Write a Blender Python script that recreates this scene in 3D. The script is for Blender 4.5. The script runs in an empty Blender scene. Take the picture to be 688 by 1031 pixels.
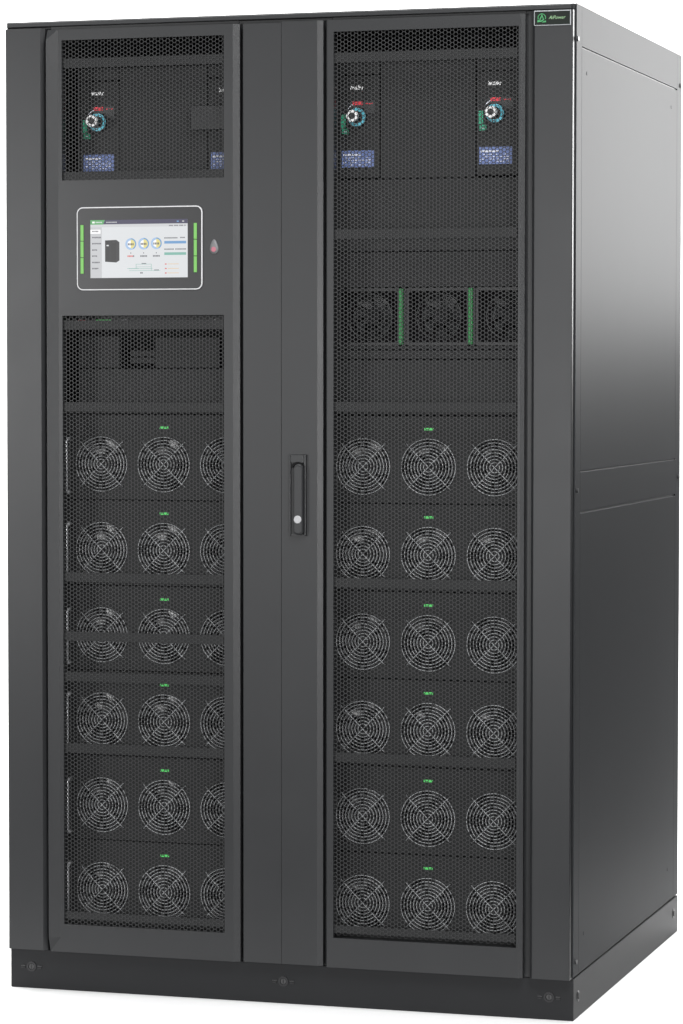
import bpy, bmesh, math, random
from mathutils import Vector, Matrix
random.seed(7)
S = bpy.context.scene
COL = S.collection
PI = math.pi

# ------------------------------------------------------------------ camera
cam_d = bpy.data.cameras.new('camera')
cam = bpy.data.objects.new('camera', cam_d)
COL.objects.link(cam)
CYAW, CPITCH, CROLL = 0.2981, 0.0431, 0.0006
fw = Vector((-math.sin(CYAW)*math.cos(CPITCH), math.cos(CYAW)*math.cos(CPITCH), -math.sin(CPITCH)))
rr = Vector((math.cos(CYAW), math.sin(CYAW), 0)); uu = rr.cross(fw)
r2 = rr*math.cos(CROLL)+uu*math.sin(CROLL); u2 = uu*math.cos(CROLL)-rr*math.sin(CROLL)
m = Matrix((r2, u2, -fw)).transposed().to_4x4()
m.translation = Vector((2.5864, -6.0718, 1.2752))
cam.matrix_world = m
cam_d.sensor_fit = 'VERTICAL'; cam_d.sensor_height = 36; cam_d.lens = 3189.8/1031*36
cam_d.clip_end = 200
S.camera = cam

# ------------------------------------------------------------------ world, view
w = bpy.data.worlds.new('World'); S.world = w; w.use_nodes = True
w.node_tree.nodes['Background'].inputs[0].default_value = (0.9, 0.95, 1.0, 1)
w.node_tree.nodes['Background'].inputs[1].default_value = 0.10
S.view_settings.view_transform = 'Standard'; S.view_settings.look = 'None'
S.view_settings.exposure = 0; S.view_settings.gamma = 1
S.render.engine = 'CYCLES'
S.cycles.use_denoising = True
S.cycles.max_bounces = 8

# ------------------------------------------------------------------ studio lamps
def area(name, loc, target, sx, sy, power, col=(1, 1, 1), spread=180):
    d = bpy.data.lights.new(name, 'AREA'); d.shape = 'RECTANGLE'; d.size = sx; d.size_y = sy
    d.energy = power; d.color = col; d.spread = math.radians(spread)
    o = bpy.data.objects.new(name, d); COL.objects.link(o); o.location = loc
    o.rotation_euler = (Vector(target)-Vector(loc)).to_track_quat('-Z', 'Y').to_euler()
    return o
area('key_softbox', (-2.9, -5.2, 1.45), (0.6, 0, 1.1), 1.3, 1.5, 128)
area('front_fill', (0.0, -6.4, 1.15), (1.1, 0, 1.1), 0.8, 1.5, 80)
area('floor_whitening_fill', (2.1, -2.3, 3.5), (0.9, -0.05, 0.0), 1.6, 1.6, 150)  # unseen lamp, added to bring the floor in front up to white
area('sweep_whitening_fill', (-0.7, 1.6, 3.9), (-0.7, 1.6, 0), 4.6, 4.2, 420)  # unseen lamp, added to lift the paper sweep to plain white
area('side_softbox', (2.15, 3.1, 2.20), (1.2, 0.5, 1.70), 1.5, 1.6, 88)
area('strip_softbox', (4.1, -5.7, 1.15), (0.6, 0, 1.1), 0.7, 1.7, 140)

# ------------------------------------------------------------------ materials
def mat(name, col, rough=0.5, metal=0.0, spec=0.5, emit=None, es=1.0, noise=0.0, nscale=60, bump=0.0, bscale=900, coat=0, rvar=0.0):
    M = bpy.data.materials.new(name); M.use_nodes = True
    nt = M.node_tree; b = nt.nodes['Principled BSDF']
    b.inputs['Base Color'].default_value = (*col, 1)
    b.inputs['Roughness'].default_value = rough
    b.inputs['Metallic'].default_value = metal
    b.inputs['Specular IOR Level'].default_value = spec
    if coat: b.inputs['Coat Weight'].default_value = coat; b.inputs['Coat Roughness'].default_value = .08
    if emit:
        b.inputs['Emission Color'].default_value = (*emit, 1); b.inputs['Emission Strength'].default_value = es
    tc = nt.nodes.new('ShaderNodeTexCoord')
    if noise or rvar:
        n = nt.nodes.new('ShaderNodeTexNoise'); n.inputs['Scale'].default_value = nscale; n.inputs['Detail'].default_value = 5
        nt.links.new(tc.outputs['Object'], n.inputs['Vector'])
        if noise:
            mx = nt.nodes.new('ShaderNodeMix'); mx.data_type = 'RGBA'
            mx.inputs['A'].default_value = (*[c*(1-noise) for c in col], 1)
            mx.inputs['B'].default_value = (*[min(1, c*(1+noise)) for c in col], 1)
            nt.links.new(n.outputs['Fac'], mx.inputs['Factor']); nt.links.new(mx.outputs['Result'], b.inputs['Base Color'])
        if rvar:
            mr = nt.nodes.new('ShaderNodeMapRange'); mr.inputs['To Min'].default_value = rough-rvar; mr.inputs['To Max'].default_value = rough+rvar
            nt.links.new(n.outputs['Fac'], mr.inputs['Value']); nt.links.new(mr.outputs['Result'], b.inputs['Roughness'])
    if bump:
        n2 = nt.nodes.new('ShaderNodeTexNoise'); n2.inputs['Scale'].default_value = bscale; n2.inputs['Detail'].default_value = 2
        nt.links.new(tc.outputs['Object'], n2.inputs['Vector'])
        bp = nt.nodes.new('ShaderNodeBump'); bp.inputs['Strength'].default_value = bump; bp.inputs['Distance'].default_value = .0003
        nt.links.new(n2.outputs['Fac'], bp.inputs['Height']); nt.links.new(bp.outputs['Normal'], b.inputs['Normal'])
    return M
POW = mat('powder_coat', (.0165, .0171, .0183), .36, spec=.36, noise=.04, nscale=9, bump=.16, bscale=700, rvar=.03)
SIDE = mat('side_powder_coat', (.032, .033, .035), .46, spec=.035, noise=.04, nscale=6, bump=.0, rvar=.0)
PLINTH = mat('plinth_coat', (.012, .0125, .0135), .45, spec=.16, noise=.06, nscale=12, bump=.10)
MESHM = mat('perforated_coat', (.020, .0203, .021), .45, spec=.36)
STIFM = mat('stiffener_coat', (.0115, .012, .0125), .5, spec=.25)
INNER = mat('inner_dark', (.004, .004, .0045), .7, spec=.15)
MODM = mat('module_coat', (.0135, .014, .0145), .5, spec=.25, noise=.05, nscale=15, bump=.1)
PANM = mat('inner_panel_coat', (.0155, .016, .0165), .5, spec=.25, noise=.05, nscale=15, bump=.1)
WIRE = mat('fan_wire', (.42, .43, .44), .45, metal=.3, spec=.5)
STEEL = mat('polished_steel', (.75, .76, .78), .35, metal=.5)
ROTOR = mat('rotor_plastic', (.012, .012, .013), .22, spec=.6)
HUBM = mat('rotor_hub', (.008, .008, .009), .6, spec=.2)
GREEN = mat('green_plastic', (.02, .19, .05), .5, noise=.1, nscale=80)
LEDG = mat('green_lamp', (.03, .3, .06), .4, emit=(.12, .70, .16), es=.45)
LBAR = mat('light_bar', (.05, .16, .03), .4, emit=(.13, .36, .065), es=.85)
DIALB = mat('dial_blue', (.10, .42, .52), .35, noise=.1, nscale=100)
WHITEP = mat('white_plastic', (.80, .80, .80), .35)
STEELW = mat('key_cylinder_face', (.34, .34, .35), .4)
BLACKP = mat('black_plastic', (.010, .010, .011), .35, spec=.4)
DARKP = mat('dark_plate', (.022, .023, .024), .45)
LBLUE = mat('label_blue', (.12, .17, .37), .5, noise=.08, nscale=90)
INKW = mat('pale_ink', (.75, .77, .85), .6)
INKR = mat('red_ink', (.65, .04, .06), .5)
INKG = mat('green_ink', (.03, .32, .18), .5)
BEZEL = mat('display_glass', (.025, .025, .026), .30, spec=.30)
BORDER = mat('bright_trim', (.55, .55, .56), .35, spec=.5)
PLATE = mat('name_plate_black', (.008, .011, .009), .4, spec=.15)
SILVD = mat('dull_steel', (.035, .035, .036), .4, metal=.2)
SILV = mat('silver_trim', (.28, .29, .30), .4, metal=.2)
LOGOG = mat('logo_green', (.03, .21, .07), .5)
LOGOW = mat('logo_lettering', (.20, .34, .18), .5)
LENS = mat('lens_grey', (.13, .132, .135), .5)
LENSR = mat('lens_red', (.30, .09, .12), .3, coat=.5, emit=(.55, .12, .18), es=.15)
def scr(n, c, k=.88): return mat('screen_'+n, (.02, .02, .02), .3, spec=.3, emit=c, es=k)
SC_BG = scr('ground', (.78, .80, .82)); SC_HD = scr('header', (.045, .040, .095)); SC_GR = scr('green', (.10, .42, .13))
SC_SB = scr('menu', (.60, .61, .63)); SC_W = scr('white', (1, 1, 1), .95); SC_TX = scr('text', (.10, .10, .12)); SC_BL = scr('blue', (.16, .36, .66))
SC_YL = scr('yellow', (.85, .75, .28)); SC_TE = scr('teal', (.22, .50, .42)); SC_RD = scr('red', (.75, .08, .06)); SC_OR = scr('orange', (.85, .60, .35))
SC_DK = scr('dark', (.008, .008, .009)); SC_DK2 = scr('dark_side', (.02, .02, .023)); SC_LG = scr('grey_line', (.68, .69, .71)); SC_LB = scr('pale_blue', (.40, .58, .85))
PAPER = mat('white_floor', (.92, .92, .92), .8, spec=.1, noise=.01, nscale=3)

# ------------------------------------------------------------------ helpers
class MB:
    """collects shapes and links them as one mesh object"""
    def __init__(s): s.v = []; s.f = []; s.mi = []; s.mats = []; s.sm = []
    def idx(s, m):
        if m not in s.mats: s.mats.append(m)
        return s.mats.index(m)
    def add(s, vs, fs, m, smooth=False):
        o = len(s.v); s.v += [tuple(v) for v in vs]; k = s.idx(m)
        for f in fs: s.f.append([o+i for i in f]); s.mi.append(k); s.sm.append(smooth)
        return s
    def box(s, x0, x1, y0, y1, z0, z1, m, bev=0, seg=2):
        bm = bmesh.new(); bmesh.ops.create_cube(bm, size=1)
        for v in bm.verts:
            v.co = Vector(((x0+x1)/2+v.co.x*(x1-x0), (y0+y1)/2+v.co.y*(y1-y0), (z0+z1)/2+v.co.z*(z1-z0)))
        if bev: bmesh.ops.bevel(bm, geom=bm.edges[:], offset=bev, segments=seg, profile=.5, affect='EDGES')
        s.frombm(bm, m); return s
    def frombm(s, bm, m, smooth=False):
        bm.verts.ensure_lookup_table(); bm.verts.index_update()
        s.add([v.co for v in bm.verts], [[v.index for v in f.verts] for f in bm.faces], m, smooth); bm.free(); return s
    def prism(s, pts, y0, y1, m):
        """outline in x,z (seen from the front, counterclockwise) extruded from front y0 to back y1"""
        n = len(pts)
        vs = [(x, y0, z) for x, z in pts]+[(x, y1, z) for x, z in pts]
        fs = [list(range(n)), list(range(2*n-1, n-1, -1))]+[[i, i+n, (i+1) % n+n, (i+1) % n] for i in range(n)]
        return s.add(vs, fs, m)
    def ring(s, cx, cz, r0, r1, y0, y1, m, n=40, a0=0, a1=2*PI):
        full = abs(a1-a0-2*PI) < 1e-6
        k = n if full else n+1
        vs = []
        for i in range(k):
            a = a0+(a1-a0)*i/n; c, q = math.cos(a), math.sin(a)
            vs += [(cx+r0*c, y0, cz+r0*q), (cx+r1*c, y0, cz+r1*q), (cx+r1*c, y1, cz+r1*q), (cx+r0*c, y1, cz+r0*q)]
        fs = []
        for i in range(n):
            j = (i+1) % k
            for t in range(4): fs.append([4*i+t, 4*i+(t+1) % 4, 4*j+(t+1) % 4, 4*j+t])
        if not full: fs += [[0, 3, 2, 1], [4*n, 4*n+1, 4*n+2, 4*n+3]]
        return s.add(vs, fs, m)
    def disc(s, cx, cz, r, y0, y1, m, n=32, bev=0):
        if bev:
            prof = [(r, y1), (r, y0+bev), (r-bev*.3, y0+bev*.3), (r-bev, y0)]
        else: prof = [(r, y1), (r, y0)]
        vs = []; fs = []
        for (q, y) in prof:
            vs += [(cx+q*math.cos(2*PI*i/n), y, cz+q*math.sin(2*PI*i/n)) for i in range(n)]
        for k in range(len(prof)-1):
            fs += [[k*n+i, k*n+(i+1) % n, (k+1)*n+(i+1) % n, (k+1)*n+i] for i in range(n)]
        fs.append([(len(prof)-1)*n+i for i in range(n)]); fs.append(list(range(n-1, -1, -1)))
        return s.add(vs, fs, m)
    def discx(s, x, cy, cz, r, h, m, n=16):
        vs = [(x-.001, cy+r*math.cos(2*PI*i/n), cz+r*math.sin(2*PI*i/n)) for i in range(n)]+[(x+h, cy+r*.9*math.cos(2*PI*i/n), cz+r*.9*math.sin(2*PI*i/n)) for i in range(n)]
        fs = [[i, (i+1) % n, (i+1) % n+n, i+n] for i in range(n)]+[list(range(n, 2*n))]
        return s.add(vs, fs, m)
    def torus(s, cx, cy, cz, R, r, m, n=56, k=6):
        vs = []
        for i in range(n):
            a = 2*PI*i/n
            for j in range(k):
                b = 2*PI*j/k; q = R+r*math.cos(b)
                vs.append((cx+q*math.cos(a), cy+r*math.sin(b), cz+q*math.sin(a)))
        fs = [[i*k+j, i*k+(j+1) % k, ((i+1) % n)*k+(j+1) % k, ((i+1) % n)*k+j] for i in range(n) for j in range(k)]
        return s.add(vs, fs, m, True)
    def tube(s, pts, r, m, k=8):
        pts = [Vector(p) for p in pts]; vs = []; fs = []
        for i, p in enumerate(pts):
            d = (pts[min(i+1, len(pts)-1)]-pts[max(i-1, 0)]).normalized()
            a = d.cross(Vector((0, 1, .013))).normalized(); b = d.cross(a)
            for j in range(k):
                t = 2*PI*j/k; vs.append(p+a*r*math.cos(t)+b*r*math.sin(t))
        for i in range(len(pts)-1):
            fs += [[i*k+j, i*k+(j+1) % k, (i+1)*k+(j+1) % k, (i+1)*k+j] for j in range(k)]
        fs += [list(range(k-1, -1, -1)), [(len(pts)-1)*k+j for j in range(k)]]
        return s.add(vs, fs, m, True)
    def text(s, body, x, z, y, size, m, w=None, shear=0, bold=0.0):
        c = bpy.data.curves.new('lettering', 'FONT'); c.body = body; c.size = size; c.shear = shear; c.offset = bold
        c.extrude = .0001; c.align_x = 'CENTER'; c.align_y = 'CENTER'; c.resolution_u = 3
        o = bpy.data.objects.new('lettering', c); COL.objects.link(o)
        dg = bpy.context.evaluated_depsgraph_get(); dg.update()
        me = bpy.data.meshes.new_from_object(o.evaluated_get(dg))
        xs = [v.co.x for v in me.vertices]; k = (w/(max(xs)-min(xs))) if w else 1
        s.add([(x+v.co.x*k, y-v.co.z, z+v.co.y) for v in me.vertices], [list(p.vertices) for p in me.polygons], m)
        bpy.data.objects.remove(o); bpy.data.meshes.remove(me); bpy.data.curves.remove(c); return s
    def build(s, name, parent=None, loc=None, fix=True):
        me = bpy.data.meshes.new(name); me.from_pydata(s.v, [], s.f)
        for m_ in s.mats: me.materials.append(m_)
        me.polygons.foreach_set('material_index', s.mi); me.polygons.foreach_set('use_smooth', s.sm)
        me.update()
        if fix:
            bm = bmesh.new(); bm.from_mesh(me); bmesh.ops.recalc_face_normals(bm, faces=bm.faces[:]); bm.to_mesh(me); bm.free()
        o = bpy.data.objects.new(name, me); COL.objects.link(o)
        if parent: o.parent = parent
        if loc: o.location = loc
        return o
def empty(name, loc, label, cat, group=None):
    o = bpy.data.objects.new(name, None); COL.objects.link(o); o.location = loc; o.empty_display_size = .1
    o['label'] = label; o['category'] = cat
    if group: o['group'] = group
    return o
def copy_tree(o, parent=None):
    c = o.copy(); COL.objects.link(c)
    if parent: c.parent = parent
    for ch in list(o.children): copy_tree(ch, c)
    return c

# ------------------------------------------------------------------ the surface: a white paper sweep
prof = [(-.72, 0), (1.3, 0), (2.3, 0)]
for i in range(1, 13):
    a = PI/2*i/12; prof.append((2.3+.9*math.sin(a), .9-.9*math.cos(a)))
prof.append((3.2, 4.2))
mb = MB(); vs = []
for (y, z) in prof: vs += [(-4.2, y, z), (1.60 if y < 1.4 else 1.55, y, z)]
mb.add(vs, [[2*i, 2*i+1, 2*i+3, 2*i+2] for i in range(len(prof)-1)], PAPER, True)
fl = mb.build('floor'); fl['kind'] = 'structure'

# ------------------------------------------------------------------ the cabinet
cab = empty('power_cabinet', (0, 0, 0), 'tall dark grey two-door power supply cabinet with perforated doors and a touch display', 'power cabinet')
D = 1.07
# roof
mb = MB(); mb.box(.0, 1.1966, -.004, D-.001, 1.9882, 2.0, POW, .0015); mb.box(.006, 1.192, -.013, -.0045, 1.9885, 1.9970, POW, .001)
mb.build('roof', cab)
# plinth, with jacking points
mb = MB(); mb.box(.0, 1.2005, .0, D+.001, .0, .0825, PLINTH, .0015)
pl = mb.build('plinth', cab)
for cx in (.0465, .598, 1.1514):
    mb = MB(); mb.ring(cx, .0455, .0070, .0105, -.0020, .001, BLACKP, 24); mb.disc(cx, .0455, .0062, -.0012, .001, SILVD, 16, .0008)
    mb.box(cx-.001, cx+.001, -.0022, 0, .041, .050, BLACKP)
    mb.build('bolt', pl)
    for s in (-1, 1):
        mb = MB(); mb.box(cx+s*.0185-.005, cx+s*.0185+.005, -.0022, .0005, .0455, .0480, SILVD, .0009)
        mb.box(cx+s*.0185-.004, cx+s*.0185+.004, -.0024, .0, .0415, .0440, BLACKP); mb.build('slot', pl)
for (cy, cz) in ((.043, .0424), (1.021, .048)):
    mb = MB(); mb.discx(1.2005, cy, cz, .012, .0010, BLACKP); mb.discx(1.2005, cy, cz, .007, .0022, PLINTH); mb.build('bolt', pl)
# shell
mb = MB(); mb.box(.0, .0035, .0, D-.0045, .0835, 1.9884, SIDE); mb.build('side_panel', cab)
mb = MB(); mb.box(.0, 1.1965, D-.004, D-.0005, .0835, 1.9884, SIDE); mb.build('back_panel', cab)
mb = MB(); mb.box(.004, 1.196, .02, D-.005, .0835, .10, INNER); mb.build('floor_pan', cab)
# right hand side: backing, cap, posts and three panels
side = MB(); side.box(1.1905, 1.1965, .002, D-.0045, .0835, 1.9884, BLACKP); sd = side.build('side_frame', cab)
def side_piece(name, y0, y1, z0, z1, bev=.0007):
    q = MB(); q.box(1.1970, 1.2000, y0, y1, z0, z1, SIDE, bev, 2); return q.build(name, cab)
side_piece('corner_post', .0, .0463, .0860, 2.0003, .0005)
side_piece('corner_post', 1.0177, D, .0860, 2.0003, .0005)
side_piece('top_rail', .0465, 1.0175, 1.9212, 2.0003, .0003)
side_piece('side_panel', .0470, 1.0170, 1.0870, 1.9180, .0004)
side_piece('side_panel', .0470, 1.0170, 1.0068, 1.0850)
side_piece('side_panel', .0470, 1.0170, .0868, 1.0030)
for (cy, cz) in ((.0915, 1.872), (.950, 1.875), (.091, .16), (.95, .16)):
    q = MB(); q.discx(1.2, cy, cz, .0042, .0006, SIDE); q.build('screw', cab)
for (cy, cz) in ((.006, 1.932), (1.052, 1.932), (.017, 1.049), (.02, .115), (1.05, 1.045)):
    q = MB(); q.discx(1.2, cy, cz, .0055, .0030, POW); q.build('screw', cab)
# front frame behind the doors
mb = MB()
mb.box(.0040, .0950, .0005, .03, .0835, 1.9875, POW); mb.box(.5050, .7000, .0005, .03, .0835, 1.9875, POW)
mb.box(1.0990, 1.1900, .0005, .03, .0835, 1.9875, POW)
mb.box(.0960, .5040, .0010, .03, 1.9600, 1.9890, POW); mb.box(.7010, 1.0980, .0010, .03, 1.9600, 1.9890, POW)
mb.box(.0960, .5040, .0010, .03, .0840, .1220, POW); mb.box(.7010, 1.0980, .0010, .03, .0840, .1220, POW)
mb.build('front_frame', cab)
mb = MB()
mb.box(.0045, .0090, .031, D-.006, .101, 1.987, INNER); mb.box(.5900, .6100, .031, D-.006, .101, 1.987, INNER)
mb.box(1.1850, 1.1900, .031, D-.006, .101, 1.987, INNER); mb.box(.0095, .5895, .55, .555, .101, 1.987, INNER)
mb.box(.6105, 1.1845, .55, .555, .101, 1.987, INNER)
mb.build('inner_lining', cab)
for (x0, x1) in ((.070, .086), (.552, .568), (.640, .655), (1.116, 1.132)):
    mb = MB(); mb.box(x0, x1, .045, .062, .101, 1.987, BLACKP, .001); mb.build('rack_post', cab)

# pilasters and doors: plates with shaped long edges
PF = -.020
def plate(mb, x0, x1, z0, z1, m, left=(.002, .002), right=(.002, .002), top=.0015, yb=-.0015, yf=PF):
    """solid plate, its long edges cut back by (width, depth)"""
    prof = [(x0, yb), (x0, yf+left[1]), (x0+left[0], yf), (x1-right[0], yf), (x1, yf+right[1]), (x1, yb)]
    n = len(prof); vs = [(x, y, z0) for x, y in prof]+[(x, y, z1) for x, y in prof]
    fs = [[i, (i+1) % n, (i+1) % n+n, i+n] for i in range(n)]+[list(range(n-1, -1, -1)), list(range(n, 2*n))]
    mb.add(vs, fs, m)
mb = MB(); plate(mb, .0040, .0890, .0842, 1.9845, POW, (.0015, .0015), (.008, .007)); mb.build('corner_cover', cab)
mb = MB(); plate(mb, 1.1152, 1.1970, .0842, 1.9865, POW, (.006, .006), (.0012, .0012)); mb.build('corner_cover', cab)

def door_frame(x0, x1, z0, z1, wins, left, right):
    """door face with window openings; long edges slope back; openings have real edges"""
    mb = MB(); yb = -.0015
    wx0, wx1 = wins[0][0], wins[0][1]
    xs = [(x0, PF+left[1]), (x0+left[0], PF), (wx0, PF), (wx1, PF), (x1-right[0], PF), (x1, PF+right[1])]
    zc = sorted({z0, z0+.03, z1-.035, z1} | {a for w_ in wins for a in w_[2:]})
    nx = len(xs)
    vs = []; fs = []
    for z in zc: vs += [(x, (PF if (i == 0 and left[1] < 0 and z in (z0, z1)) else y), z) for i, (x, y) in enumerate(xs)]
    off = len(vs)
    for z in zc: vs += [(x, yb, z) for x, y in xs]
    def hole(i, k):
        return i == 2 and any(w_[2]-1e-6 < zc[k] < w_[3]-1e-6 for w_ in wins)
    for k in range(len(zc)-1):
        for i in range(nx-1):
            if hole(i, k):
                a, b, c, d = k*nx+i, k*nx+i+1, (k+1)*nx+i+1, (k+1)*nx+i
                for p, q in ((a, b), (b, c), (c, d), (d, a)): fs.append([p, q, q+off, p+off])
            else:
                fs.append([k*nx+i, k*nx+i+1, (k+1)*nx+i+1, (k+1)*nx+i])
                fs.append([off+k*nx+i, off+(k+1)*nx+i, off+(k+1)*nx+i+1, off+k*nx+i+1])
    for i in range(nx-1):
        fs.append([i, i+off, i+1+off, i+1]); t = (len(zc)-1)*nx; fs.append([t+i, t+i+1, t+i+1+off, t+i+off])
    for k in range(len(zc)-1):
        fs.append([k*nx, (k+1)*nx, (k+1)*nx+off, k*nx+off]); e = nx-1
        fs.append([k*nx+e, k*nx+e+off, (k+1)*nx+e+off, (k+1)*nx+e])
    mb.add(vs, fs, POW)
    return mb

def perforated(x0, x1, z0, z1, y, parent, P=.00815, ratio=.84, t=.0012):
    """real sheet with staggered hexagonal holes"""
    R = P/math.sqrt(3); dx = 1.5*R
    nc = int((x1-x0)/dx)+1; nr = int((z1-z0)/P)+1
    V = []; F = []; key = {}
    def vid(x, z):
        k = (round(x*20000), round(z*20000))
        if k not in key:
            key[k] = len(V); V.append((x, y, z))
        return key[k]
    cs = [(math.cos(PI/3*i), math.sin(PI/3*i)) for i in range(6)]
    for c in range(nc):
        cx = x0+c*dx
        for r in range(nr):
            cz = z0+r*P+(P/2 if c % 2 else 0)
            o = [vid(cx+R*a, cz+R*b) for a, b in cs]
            n = len(V); V.extend((cx+R*ratio*a, y, cz+R*ratio*b) for a, b in cs)
            V.extend((cx+R*ratio*a, y+t, cz+R*ratio*b) for a, b in cs)
            for i in range(6):
                j = (i+1) % 6
                F.append((o[i], o[j], n+j, n+i)); F.append((n+i, n+j, n+6+j, n+6+i))
    me = bpy.data.meshes.new('perforated_sheet'); me.from_pydata(V, [], F); me.materials.append(MESHM); me.update()
    o = bpy.data.objects.new('perforated_sheet', me); COL.objects.link(o); o.parent = parent
    return o
YM = -.0160
wl = [(.1280, .4785, 1.6730, 1.9585), (.1280, .4785, .1415, 1.3970)]
ld = door_frame(.0975, .5108, .0835, 1.9805, wl, (.0225, -.0100), (.0130, .0055)).build('door', cab)
ld['label'] = 'left door carrying the touch display'
perforated(.1245, .4800, 1.6700, 1.9600, YM, ld); perforated(.1245, .4800, .1390, 1.3990, YM, ld)
wr = [(.7100, 1.0885, .1435, 1.9580)]
rd = door_frame(.6935, 1.1010, .0835, 1.9815, wr, (.0030, .0030), (.0080, .0040)).build('door', cab)
rd['label'] = 'right door with one full height perforated window'
perforated(.7060, 1.0905, .1530, 1.9610, YM, rd)
for (x0, x1, z) in [(.1200, .4880, z) for z in (1.912, 1.681, 1.378, 1.2103, .8605, .7385, .655, .5075, .160)]+[(.7000, 1.0970, z) for z in (1.907, 1.5566, 1.2124, .8605, .509, .161)]:
    h = .0095 if z > .17 else .0075
    mb = MB(); mb.box(x0+.009, x1-.012, -.0145, -.0130, z-h, z+h, STIFM); mb.build('stiffener', ld if x0 < .6 else rd)
# centre stiles
mb = MB(); plate(mb, .5185, .6003, .0850, 1.9795, POW, (.0015, .0015), (.0004, .0004)); mb.build('stile', ld)
mb = MB(); plate(mb, .6006, .6868, .0850, 1.9815, POW, (.0004, .0004), (.0110, .0050)); mb.build('stile', rd)

# swing handle on the right stile
hd = MB()
x0, x1, z0, z1 = .6185, .6540, .9530, 1.1165
hd.box(x0, x0+.0035, -.0270, -.0195, z0, z1, POW, .001); hd.box(x1-.0045, x1, -.0270, -.0195, z0, z1, POW, .001)
hd.box(x0+.0036, x1-.0046, -.0225, -.0195, z0, z1-.001, POW)
hd.box(x0+.0036, x1-.0046, -.0270, -.0226, z1-.0170, z1, POW, .001)
hd.box(x0+.0036, x1-.0046, -.0250, -.0226, z0, z0+.004, DARKP, .0008)
hd.ring(.6375, 1.0870, .0106, .0150, -.0285, -.0220, INNER, 24, .25, PI-.25)  # dark arc stands in for the shade of a recess above the lever
han = hd.build('swing_handle', cab)
mb = MB(); pts = []
cx = .6405; hw = .0108
for i in range(13): a = PI*i/12; pts.append((cx+hw*math.cos(a), 1.0870+hw*math.sin(a)))
for i in range(9): a = PI+PI*i/8; pts.append((cx+hw*math.cos(a), .9620+.007*math.sin(a)))
bm = bmesh.new()
f = bm.faces.new([bm.verts.new((x, -.036, z)) for x, z in pts])
r = bmesh.ops.extrude_face_region(bm, geom=[f]); 
for v in r['geom']:
    if isinstance(v, bmesh.types.BMVert): v.co.y = -.0235
bmesh.ops.recalc_face_normals(bm, faces=bm.faces[:])
bmesh.ops.bevel(bm, geom=[e for e in bm.edges if all(abs(v.co.y+.036) < 1e-5 for v in e.verts)], offset=.0042, segments=3, profile=.5, affect='EDGES')
mb.frombm(bm, POW); mb.build('lever', han)
mb = MB(); mb.disc(cx-.0005, .9865, .0080, -.0382, -.0355, STEELW, 28, .001); mb.build('key_cylinder', han)

# name plate on the right corner cover
npl = MB(); npl.box(1.1195, 1.1935, -.0225, -.0195, 1.9560, 1.9855, SILV, .0010); npo = npl.build('name_plate', cab)
mb = MB(); mb.box(1.1213, 1.1917, -.0229, -.0222, 1.9578, 1.9837, PLATE); mb.build('plate_face', npo)
mb = MB(); y0, y1 = -.0234, -.0228; cx, cz = 1.1355, 1.9715
mb.ring(cx, cz, .0068, .0082, y0, y1, LOGOG, 36, -PI*.12, PI*1.12)
mb.prism([(cx-.0050, cz-.0045), (cx-.0030, cz-.0045), (cx+.0005, cz+.0030), (cx+.0005, cz+.0060), (cx-.0005, cz+.0060)], y0, y1, LOGOG)
mb.prism([(cx+.0030, cz-.0045), (cx+.0050, cz-.0045), (cx+.0008, cz+.0060), (cx, cz+.0060), (cx, cz+.0030)], y0-.0001, y1, LOGOG)
mb.prism([(cx-.0090, cz-.0085), (cx-.0010, cz-.0080), (cx+.0040, cz-.0045), (cx+.0030, cz-.0030), (cx-.0020, cz-.0055), (cx-.0080, cz-.0040)], y0-.0002, y1, LOGOG)
mb.prism([(cx, cz-.0090), (cx+.0085, cz-.0090), (cx+.0085, cz-.0055), (cx+.0040, cz-.0065)], y0-.0003, y1, LOGOG)
mb.build('emblem', npo)
mb = MB(); mb.text('AiPower', 1.1655, 1.9712, -.0232, .0095, LOGOW, w=.0340, shear=.35, bold=.0); mb.build('lettering', npo)

# touch display
def rrect(x0, x1, z0, z1, r, n=6):
    p = []
    for (cx, cz, a) in ((x1-r, z0+r, -PI/2), (x1-r, z1-r, 0), (x0+r, z1-r, PI/2), (x0+r, z0+r, PI)):
        for i in range(n+1): t = a+PI/2*i/n; p.append((cx+r*math.cos(t), cz+r*math.sin(t)))
    return p
mb = MB(); mb.prism(rrect(.1620, .4336, 1.4487, 1.6176, .013), -.0240, -.0195, BORDER); tdo = mb.build('touch_display', cab)
mb = MB(); mb.prism(rrect(.1640, .4316, 1.4507, 1.6156, .0112), -.0245, -.0238, BEZEL); mb.build('bezel', tdo)
for (a, b, zt) in ((.1705, .1772, 1.5815), (.4160, .4227, 1.5825)):
    for i in range(3):
        mb = MB(); z1_ = zt-i*.0335; mb.box(a, b, -.0262, -.0244, z1_-.0322, z1_, LBAR, .0007); mb.build('light_bar', tdo)
sx0, sx1, sz0, sz1 = .1921, .4027, 1.4733, 1.5911
W_, H_ = sx1-sx0, sz1-sz0
mb = MB(); ly = [-.0250]
def X(u): return sx0+u*W_
def Z(v): return sz1-v*H_
def rect(u0, u1, v0, v1, m, lv): mb.box(X(u0), X(u1), -.0250-.00006*lv, -.0244, Z(v1), Z(v0), m)
rect(0, 1, 0, 1, SC_BG, 0)
rect(0, 1, 0, .075, SC_HD, 1); rect(0, .30, .0, .003, SC_HD, 2)
mb.prism([(X(0), Z(.078)), (X(.130), Z(.078)), (X(.150), Z(.0)), (X(0), Z(0))], -.02516, -.0244, SC_GR)
rect(.02, .045, .025, .055, SC_W, 4)
for k in range(5): rect(.055+.014*k, .065+.014*k, .030, .050, SC_BG, 4)
for k in range(8): rect(.165+.014*k, .175+.014*k, .032, .050, SC_SB, 3)
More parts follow.
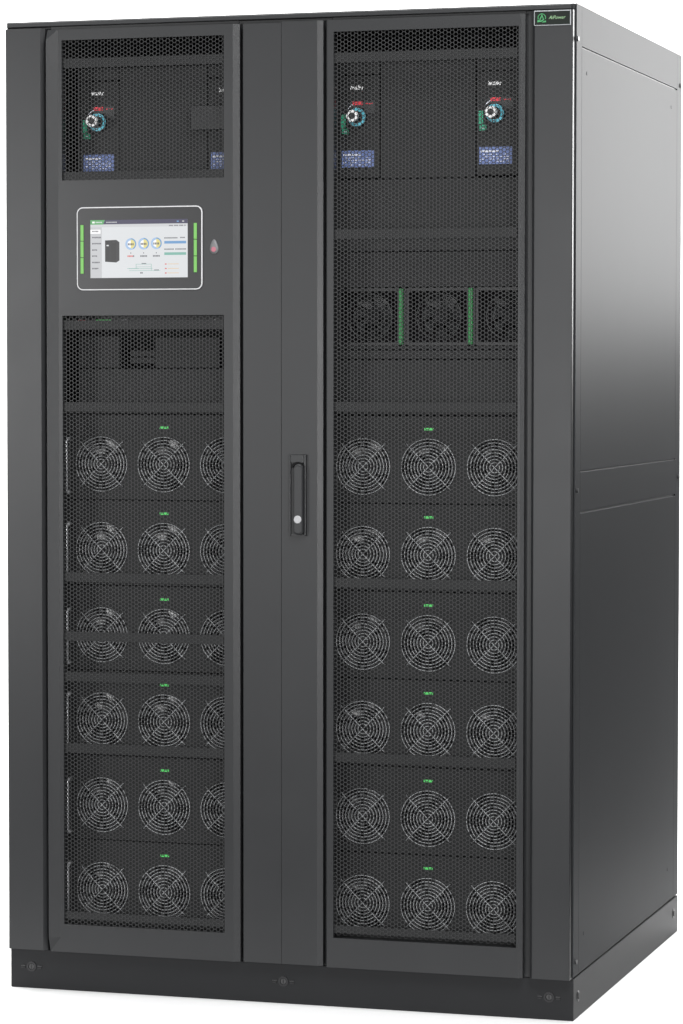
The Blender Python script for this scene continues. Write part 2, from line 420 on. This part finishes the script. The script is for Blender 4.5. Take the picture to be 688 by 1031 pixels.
rect(.89, .91, .028, .048, SC_BL, 3); rect(.945, .965, .028, .048, SC_SB, 3)
rect(0, 1, .075, .125, SC_LG, 1)
for k in range(14): rect(.80+.013*k, .809+.013*k, .100, .120, SC_TX if k % 4 else SC_SB, 3)
rect(0, .118, .125, 1, SC_SB, 1); rect(0, .105, .165, .235, SC_W, 2)
rr_ = random.Random(3)
for i, (v, n_) in enumerate(((.195, 5), (.300, 7), (.405, 7), (.515, 4), (.620, 4), (.730, 6), (.835, 5))):
    for k in range(n_):
        rect(.018+.0135*k, .018+.0135*k+.0095, v-.011, v+.009+rr_.random()*.006, SC_TX, 3)
# picture of the cabinet on the screen
mb.prism([(X(.152), Z(.72)), (X(.268), Z(.735)), (X(.268), Z(.345)), (X(.152), Z(.352))], -.02518, -.0244, SC_DK)
mb.prism([(X(.268), Z(.735)), (X(.300), Z(.70)), (X(.300), Z(.385)), (X(.268), Z(.345))], -.02519, -.0244, SC_DK2)
rect(.168, .190, .430, .452, SC_BG, 4); rect(.208, .213, .36, .72, SC_DK2, 4); rect(.195, .198, .36, .72, SC_DK2, 4); rect(.228, .260, .37, .40, SC_DK2, 4)
for i, u in enumerate((.418, .550, .680)):
    v = .42-.004*i; r_ = .0118
    mb.ring(X(u), Z(v), r_*.60, r_, -.02520, -.0244, SC_LB, 28, PI/2, PI*1.5+.5)
    mb.ring(X(u), Z(v), r_*.60, r_, -.02521, -.0244, SC_BL, 28, PI*1.5+.5, PI*2.5)
    mb.disc(X(u), Z(v), r_*.62, -.02522, -.0244, SC_W, 24)
    mb.ring(X(u), Z(v), 0.0001, r_*.78, -.02523, -.0244, SC_YL, 20, -PI/2, PI*.5)
    for k in range(4): mb.box(X(u-.030+.016*k), X(u-.019+.016*k), -.02536, -.0244, Z(v+.022), Z(v-.014), SC_TX)
    rect(u-.004, u+.004, .565, .585, SC_TX, 3)
    for k in range(5): rect(u-.034+.0145*k, u-.024+.0145*k, .615, .642, SC_RD if (i == 0 and k < 4) else SC_TX, 3)
for v, m_ in ((.375, SC_BL), (.570, SC_TE)): rect(.762, .985, v, v+.045, m_, 3)
for k in range(11): rect(.762+.0125*k, .771+.0125*k, .312, .332, SC_TX, 3)
for k in range(4): rect(.925+.0125*k, .934+.0125*k, .308, .328, SC_TX, 3)
for k in range(18): rect(.762+.0125*k, .771+.0125*k, .505, .525, SC_TX if k != 8 else SC_BG, 3)
for i in range(3):
    v = .77+.077*i; rect(.768, .785, v-.009, v+.009, SC_RD, 3); rect(.795, .91, v-.006, v+.004, SC_OR, 3)
for (a, b, c, d) in ((.40, .64, .842, .848), (.40, .72, .876, .882), (.47, .63, .765, .771), (.47, .474, .765, .845), (.626, .630, .765, .880), (.38, .50, .838, .844), (.47, .63, .812, .817)):
    rect(a, b, c, d, SC_TE, 3)
for k in range(4): rect(.53+.012*k, .539+.012*k, .75, .765, SC_TX, 4); rect(.66+.012*k, .669+.012*k, .862, .878, SC_TX, 4)
for k in range(2): rect(.515+.014*k, .525+.014*k, .905, .93, SC_TX, 4)
mb.build('screen', tdo)
# grey status lens beside the display
mb = MB(); n = 28; pts = []
cx, cz = .4580, 1.5300
for i in range(n):
    a = 2*PI*i/n; c, s_ = math.cos(a), math.sin(a)
    wdt = .0096*(1-.32*max(0, s_)**1.2); pts.append((cx+wdt*c, cz+(.0195 if s_ > 0 else .0105)*s_))
vs = []
for (k, y) in ((1, -.0198), (1, -.0212), (.86, -.0228), (.5, -.0240)): vs += [(cx+(x-cx)*k, y, cz+(z-cz)*k) for x, z in pts]
fs = [[k*n+i, k*n+(i+1) % n, (k+1)*n+(i+1) % n, (k+1)*n+i] for k in range(3) for i in range(n)]+[[3*n+i for i in range(n)]]
mb.add(vs, fs, LENS, True); sl = mb.build('status_lens', cab)
mb = MB(); mb.disc(cx, cz-.001, .0052, -.0248, -.0236, LENSR, 20, .0006); mb.build('lamp', sl)

# fixed blank panels behind the doors
YI = .060
def blank(x0, x1, z0, z1, y=YI, m=PANM):
    q = MB(); q.box(x0, x1, y, y+.02, z0, z1, m, .0008); return q.build('blank_panel', cab)
LX0, LX1, RX0, RX1 = .0950, .5390, .6640, 1.1080
for (bx0, bx1, c1, c2, cz) in ((LX0+.036, LX1, .1790, .4580, 1.7960), (RX0, RX1, .7375, 1.0235, 1.7940)):
    zt, zb = cz+.0865, cz-.1235
    blank(c1+.0468, c2-.0428, zb, 1.9080); blank(bx0, c1-.0428, zb, 1.9080); blank(c2+.0468, bx1, zb, 1.9080)
    for c in (c1, c2): blank(c-.0405, c+.0445, zt, 1.9080)
    blank(bx0, bx1, 1.5250 if bx0 > .6 else 1.4010, zb-.0020)
blank(RX0, RX1, 1.4525, 1.5225); blank(RX0, RX1, 1.3275, 1.3345); blank(RX0, RX1, 1.3085, 1.3255); blank(RX0, RX1, 1.1965, 1.3060)
blank(LX0, LX1, 1.1965, 1.2080)

# ------------------------------------------------------------------ rotary breakers behind the upper doors
BG = 'rotary breakers behind the upper door mesh'
def make_breaker(word):
    t = empty('rotary_breaker', (0, 0, 0), '', 'circuit breaker', BG)
    q = MB(); q.box(-.0405, .0445, .0, .018, -.1210, .0840, PANM, .0008); q.build('mounting_plate', t)
    q = MB(); q.box(-.0170, .0165, -.0020, -.0003, .0190, .0310, DARKP); q.build('indicator_plate', t)
    q = MB(); q.box(-.0355, -.0265, -.0024, -.0004, -.0200, .0060, INKG); q.box(-.0340, -.0200, -.0022, -.0004, -.0330, -.0215, INKG)
    q.box(-.0310, -.0240, -.0026, -.0004, -.0290, -.0275, INKW); q.build('green_marking', t)
    q = MB(); q.box(-.0110, .0090, -.0028, -.0004, .0245, .0320, INKR); q.build('red_marking', t)
    q = MB(); q.box(.0140, .0340, -.0022, -.0004, .0080, .0320, DARKP); q.box(.0160, .0300, -.0024, -.0004, .0265, .0285, INKR); q.build('grey_marking', t)
    q = MB(); q.ring(0, 0, .0270, .0288, -.0024, -.0004, INKW, 10, PI*.62, PI*.80); q.build('scale_line', t)
    q = MB(); q.disc(0, 0, .0190, -.0110, .0, BLACKP, 40, .002); dl = q.build('dial', t)
    q = MB(); q.ring(0, 0, .0125, .0184, -.0130, -.0100, DIALB, 44); q.build('dial_ring', dl)
    q = MB(); q.disc(0, 0, .0085, -.0400, -.0100, BLACKP, 28, .001); kn = q.build('knob', t)
    q = MB(); q.ring(0, .0, .0068, .0118, -.0460, -.0380, WHITEP, 36); q.ring(0, 0, .0001, .0068, -.0400, -.0380, BLACKP, 20); q.build('knob_ring', kn)
    q = MB(); q.box(-.0060, .0060, -.0475, -.0380, -.0042, .0042, BLACKP, .0008); q.build('grip', kn)
    q = MB(); q.box(-.0340, .0330, -.0030, -.0004, -.1000, -.0660, LBLUE); rl = q.build('rating_label', t)
    q = MB(); rn = random.Random(5)
    for k in range(9): q.box(-.0310+.0042*k, -.0278+.0042*k+rn.random()*.001, -.0034, -.0030, -.0765, -.0735+rn.random()*.001, INKW)
    for row in range(4):
        z = -.0815-.0047*row; x = -.031
        while x < .028:
            l = rn.uniform(.002, .006)
            if rn.random() < .8: q.box(x, x+l, -.0033, -.0030, z, z+.0014, INKW)
            x += l+.0022
    q.build('printed_lines', rl)
    q = MB(); q.text(word, -.003, .0600, -.0018, .0105, WHITEP, w=.0280, bold=.0007); q.build('lettering', t)
    return t
b1 = make_breaker('Inverter'); b1.location = (.1790, YI, 1.7960)
b1['label'] = 'rotary breaker fully seen behind the small window above the touch display'
b2 = copy_tree(b1); b2.location = (.4580, YI, 1.7960)
b2['label'] = 'rotary breaker under a dark box, cut off by the small window above the display'
for ch in list(b2.children):
    nm = ch.name.split('.')[0]
    if nm in ('knob', 'dial', 'indicator_plate', 'scale_line', 'red_marking', 'grey_marking', 'green_marking'):
        for g in list(ch.children): bpy.data.objects.remove(g)
        bpy.data.objects.remove(ch)
q = MB(); q.box(-.0700, .0440, -.0260, -.0035, -.0220, .0280, POW, .0015); q.build('cover_box', b2)
q = MB(); q.disc(.0230, .0330, .0026, -.0330, -.0003, WHITEP, 12); q.box(.0040, .0140, -.0060, -.0004, -.0190, -.0130, INKG); q.build('pilot_lamp', b2)
b3 = make_breaker('Rectifier'); b3.location = (.7375, YI, 1.7935)
b3['label'] = 'rotary breaker behind the right door, the one nearer the middle of the cabinet'
b4 = copy_tree(b3); b4.location = (1.0235, YI, 1.7950)
b4['label'] = 'rotary breaker behind the right door, the one nearer the green name plate'

# ------------------------------------------------------------------ control unit in the left bay
cu = empty('control_unit', (.317, YI, 1.208), 'dark control unit with two boxes on a cover, just under the left door display', 'control unit')
def cub(name, x0, x1, z0, z1, y0, m=PANM, yb=.14):
    q = MB(); q.box(x0-.317, x1-.317, y0-YI, yb-YI, z0-1.208, z1-1.208, m, .0008); return q.build(name, cu)
cub('lower_cover', .1330, .4900, 1.2095, 1.2885, .058)
cub('box', .1330, .2220, 1.2905, 1.3560, .062); cub('box', .3000, .4400, 1.2905, 1.3530, .062)
for z in (1.3265, 1.3120): cub('ledge', .2400, .2970, z-.0125, z, .075)
cub('back_plate', .100, .535, 1.291, 1.400, .15, INNER, .152)
cub('status_strip', .110, .530, 1.376, 1.398, .070, BLACKP, .085)
for (a, b, m_) in ((.168, .200, LEDG), (.224, .240, SILV), (.4270, .4310, WHITEP), (.128, .145, INKR)):
    q = MB(); q.box(a-.317, b-.317, .0068, .0098, 1.3845-1.208, 1.3900-1.208, m_); q.build('status_lamp', cu)

# ------------------------------------------------------------------ three small plug-in units with green levers
def make_plug():
    t = empty('plug_in_unit', (0, 0, 0), '', 'plug-in unit', 'small plug-in units in the right bay')
    q = MB()
    q.box(-.066, .066, .055, .060, -.0570, .0570, INNER)
    q.box(-.068, -.060, .004, .055, -.0575, .0575, BLACKP, .0006); q.box(.060, .068, .004, .055, -.0575, .0575, BLACKP, .0006)
    q.box(-.060, .060, .004, .055, .0515, .0575, BLACKP); q.box(-.060, .060, .004, .055, -.0575, -.0515, BLACKP); q.build('housing', t)
    q = MB(); q.torus(.002, .006, 0, .046, .0012, DARKP, 40, 6); q.torus(.002, .006, 0, .031, .0010, DARKP, 36, 6)
    for k in range(4):
        a = PI/4+PI/2*k; q.tube([(.002, .006, 0), (.002+.056*math.cos(a), .006, .056*math.sin(a))], .0010, DARKP, 6)
    q.build('fan_guard', t)
    q = MB(); rotor(q, .002, .030, 0, .043, DARKP); q.build('rotor', t)
    q = MB(); q.box(-.0790, -.0700, -.006, .045, -.0565, .0565, GREEN, .002); q.box(-.0700, -.0660, .0, .030, -.0565, .0565, BLACKP); q.build('green_lever', t)
    q = MB(); q.box(-.026, -.019, -.001, .008, .030, .037, PANM, .001); q.build('latch', t)
    return t
def rotor(q, cx, cy, cz, R, m, n=7):
    q.disc(cx, cz, R*.38, cy-.008, cy+.012, HUBM, 24, .002)
    for k in range(n):
        a0 = 2*PI*k/n; vs = []
        for i in range(5):
            f_ = i/4; r_ = R*(.36+.62*f_); a = a0+.30*f_
            for s in (0, 1, 2):
                t_ = a+(s-1)*.36; vs.append((cx+r_*math.cos(t_), cy-(s-1)*.007+.0015*math.sin(s*1.5), cz+r_*math.sin(t_)))
        q.add(vs, [[3*i+s, 3*i+s+1, 3*i+s+4, 3*i+s+3] for i in range(4) for s in range(2)], m, True)
p0 = make_plug(); PLX = (.7590, .9035, 1.0478)
for i, x in enumerate(PLX):
    o = p0 if i == 0 else copy_tree(p0); o.location = (x, YI-.004, 1.3930)
    o['label'] = ('dark plug-in unit at the left end of its row, its green lever hidden',
                  'dark plug-in unit in the middle of its row, between the two bright green levers',
                  'dark plug-in unit at the right end of its row, right of both green levers')[i]

# ------------------------------------------------------------------ power modules, three fans each
def make_module():
    t = empty('power_module', (0, 0, 0), '', 'power module', 'power modules stacked behind the doors')
    # front plate with three round openings
    bm = bmesh.new(); w2, h2 = .2215, .0872; FX = (-.137, 0, .137); FZ = -.0145; R = .0565; n = 48
    vs = []; fs = []
    q = MB()
    for fx in FX:
        cw = .0685 if fx else .0685
        x0, x1 = fx-cw, fx+cw
        if fx < 0: x0 = -w2
        if fx > 0: x1 = w2
        z0, z1 = -h2, h2
        ring_, out = [], []
        for i in range(n):
            a = 2*PI*i/n+1e-6; c, s = math.cos(a), math.sin(a)
            ring_.append((fx+R*c, FZ+R*s))
            tx = ((x1-fx)/c if c > 0 else (x0-fx)/c) if abs(c) > 1e-9 else 1e9
            tz = ((z1-FZ)/s if s > 0 else (z0-FZ)/s) if abs(s) > 1e-9 else 1e9
            t_ = min(tx, tz); out.append((fx+t_*c, FZ+t_*s))
        v = [(x, 0, z) for x, z in ring_]+[(x, 0, z) for x, z in out]+[(x, .045, z) for x, z in ring_]
        f = []
        for i in range(n):
            j = (i+1) % n; f.append([i, n+i, n+j, j]); f.append([i, j, 2*n+j, 2*n+i])
        # corners of the plate
        cs = [(x1, z1), (x0, z1), (x0, z0), (x1, z0)]
        for cxx, czz in cs:
            a = math.atan2(czz-FZ, cxx-fx) % (2*PI); i = int((a-1e-6)/(2*PI)*n) % n; j = (i+1) % n
            v.append((cxx, 0, czz)); f.append([n+i, len(v)-1, n+j])
        q.add(v, f, MODM)
    q.box(-w2, w2, .0012, .003, h2-.0015, h2, MODM); q.box(-w2, w2, .0012, .5, -h2, -h2+.001, MODM)
    q.box(-w2, -w2+.001, .0012, .5, -h2, h2, MODM); q.box(w2-.001, w2, .0012, .5, -h2, h2, MODM)
    q.add([(-w2, .06, -h2), (w2, .06, -h2), (w2, .06, h2), (-w2, .06, h2)], [[0, 1, 2, 3]], INNER)
    q.build('front_plate', t, fix=False)
    for k, fx in enumerate(FX):
        g = MB()
        for i in range(8): g.torus(fx, -.004, FZ, .0562-.0066*i, .00085, WIRE, 56, 6)
        for a in (PI/4, 3*PI/4):
            L = .0655; c, s = math.cos(a), math.sin(a)
            g.tube([(fx-L*c, -.0018, FZ-L*s), (fx-.057*c, -.0052, FZ-.057*s), (fx+.057*c, -.0052, FZ+.057*s), (fx+L*c, -.0018, FZ+L*s)], .00095, WIRE, 6)
        for a in (PI/4, 3*PI/4, 5*PI/4, 7*PI/4):
            g.disc(fx+.0735*math.cos(a)*.94, FZ+.0735*math.sin(a)*.94, .0022, -.0012, .0, MODM, 10)
        fan = MB(); rotor(fan, fx, .026, FZ, .052, ROTOR)
        fo = fan.build('fan', t); g.build('fan_guard', fo)
    q = MB(); q.box(-.0095, .0095, -.0018, .001, .0590, .0640, LEDG, .0008); q.box(-.011, .011, -.0006, .0006, .0575, .0655, BLACKP); q.build('indicator_lamp', t)
    for s in (-1, 1):
        q = MB(); x = s*.2085
        q.tube([(x, .0, .0380), (x, -.016, .0370), (x, -.021, .0320), (x, -.021, -.0680), (x, -.016, -.0730), (x, .0, -.0740)], .0036, STEEL, 10)
        q.build('pull_handle', t)
    return t
m0 = make_module(); SEAM = 1.1945; PIT = .17735
rows = ('topmost', 'second from the top', 'third from the top', 'third from the bottom', 'second from the bottom', 'lowest')
first = True
for bay, cx in (('left', .320), ('right', .886)):
    for r in range(6):
        o = m0 if first else copy_tree(m0); first = False
        o.location = (cx, YI, SEAM-PIT*r-PIT/2)
        if bay == 'left':
            o['label'] = 'three-fan power module, %s behind the left door%s' % (rows[r], ', a bar across its fans' if r == 2 else '')
        else:
            o['label'] = 'three-fan power module, %s behind the right door' % rows[r]
